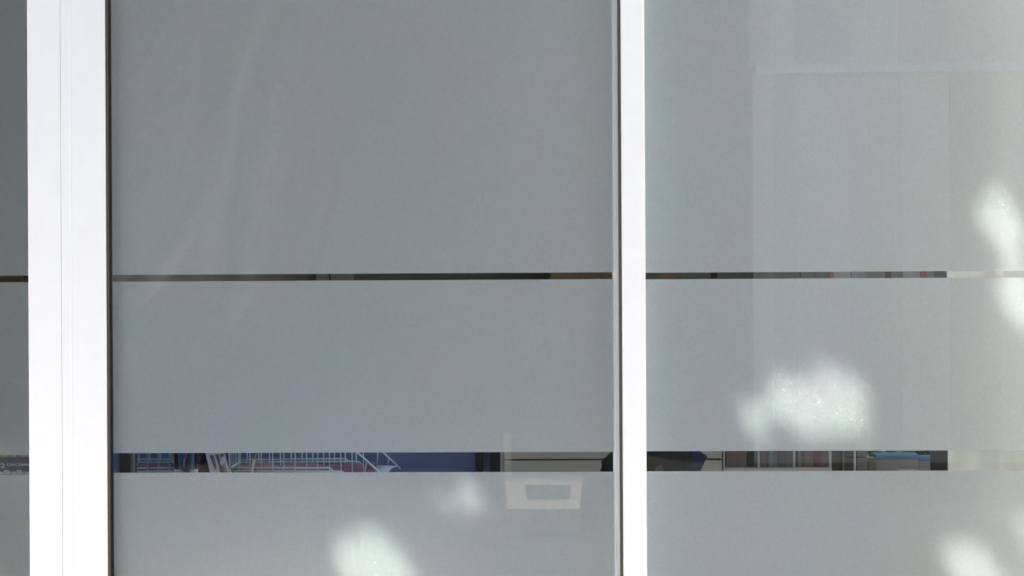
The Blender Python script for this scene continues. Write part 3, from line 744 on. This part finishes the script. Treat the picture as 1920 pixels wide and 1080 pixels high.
def crown_leaves(n, size, inner):
    """leaf centres (u, v, t) in the crown, away from the gaps the sun shines through"""
    u = rs.uniform(-1.9, 1.9, n); v = rs.uniform(-1.5, 1.6, n); t = rs.uniform(-.4, .7, n); sz_ = size * rs.uniform(.7, 1.3, n)
    keep = (u/1.9)**2 + (v/1.5)**2 < 1 + .18*np.sin(u*5 + v*3)
    ins = (np.abs(u) < 1.3) & (np.abs(v) < .95)
    keep &= ins if inner else ~ins
    for h, r_ in HOLES:
        d = h - cc
        keep &= np.hypot(u - d.dot(e1), v - d.dot(e2)) > r_ * .92 + sz_ * .62 * min(1.0, r_ / .022)
    u, v, t, sz_ = u[keep], v[keep], t[keep], sz_[keep]
    P_ = np.array(cc)[None] + u[:, None]*np.array(e1) + v[:, None]*np.array(e2) + t[:, None]*np.array(TO_SUN)
    A_ = rs.normal(size=(len(u), 3)); A_ /= np.linalg.norm(A_, axis=1)[:, None]
    B_ = np.cross(A_, rs.normal(size=(len(u), 3))); B_ /= np.linalg.norm(B_, axis=1)[:, None]
    A_ *= sz_[:, None]; B_ *= sz_[:, None] * .5
    return np.stack([P_ - A_, P_ + B_, P_ + A_, P_ - B_], 1).reshape(-1, 3)
V_ = np.concatenate([crown_leaves(170000, .04, True), crown_leaves(90000, .065, False)])
me = bpy.data.meshes.new('crown'); nq = len(V_) // 4
me.vertices.add(len(V_)); me.vertices.foreach_set('co', V_.astype(np.float32).ravel())
me.loops.add(nq*4); me.loops.foreach_set('vertex_index', np.arange(nq*4, dtype=np.int32))
me.polygons.add(nq); me.polygons.foreach_set('loop_start', np.arange(0, nq*4, 4, dtype=np.int32))
me.update(calc_edges=True); me.materials.append(M['leaf'])
crown = bpy.data.objects.new('crown', me); C.objects.link(crown); par(crown, tr)
limbs = [[(-4.2, -5.6, 0), (-4.15, -5.55, 1.6), (-4.0, -5.3, 2.5), (-3.3, -4.6, 3.4)]]
par(MB().tube(limbs[0], .16, 10, .09).build('trunk', M['bark'], smooth=True), tr)
for e in ((-2.4, -3.2, 4.2), (-2.2, -3.9, 4.6), (-1.5, -3.3, 4.9)):
    par(MB().tube([(-3.33, -4.62, 3.35), Vector((-3.3, -4.6, 3.4)).lerp(Vector(e), .5) + Vector((0, 0, .25)), e], .07, 8, .02).build('limb', M['bark'], smooth=True), tr)

# row of trees across the road, one dark mass in the reflection
rnd = random.Random(4)
pts = []
for k in range(60000):
    x_ = rnd.uniform(-14, 6); h_ = 9.2 + 1.6*math.sin(x_*.9) + 1.0*math.sin(x_*2.3 + 1)
    z_ = rnd.uniform(-.1, h_); d_ = rnd.random()
    pts.append(Vector((x_, -18 - d_*1.6 - .5*math.sin(x_*2 + z_), z_)))
o = leaf_cloud('tree_belt', pts, .25, M['leaf_dark'], None, 9); o['kind'] = 'stuff'
tag(o, 'dense dark belt of trees across the road', 'trees')
# greenery behind the shop, seen through the back window
pts = []
rnd = random.Random(6)
for k in range(14000):
    pts.append(Vector((rnd.uniform(0, 9), 7 + rnd.uniform(0, .8), rnd.uniform(-.1, 4.5))))
o = leaf_cloud('back_hedge', pts, .13, M['leaf_dark'], None, 3); o['kind'] = 'stuff'
tag(o, 'green hedge growing behind the shop window at the back', 'hedge')
struct(box((-30, YB + .15, -.1), (30, 40, -.01)).build('back_yard', M['paving']))
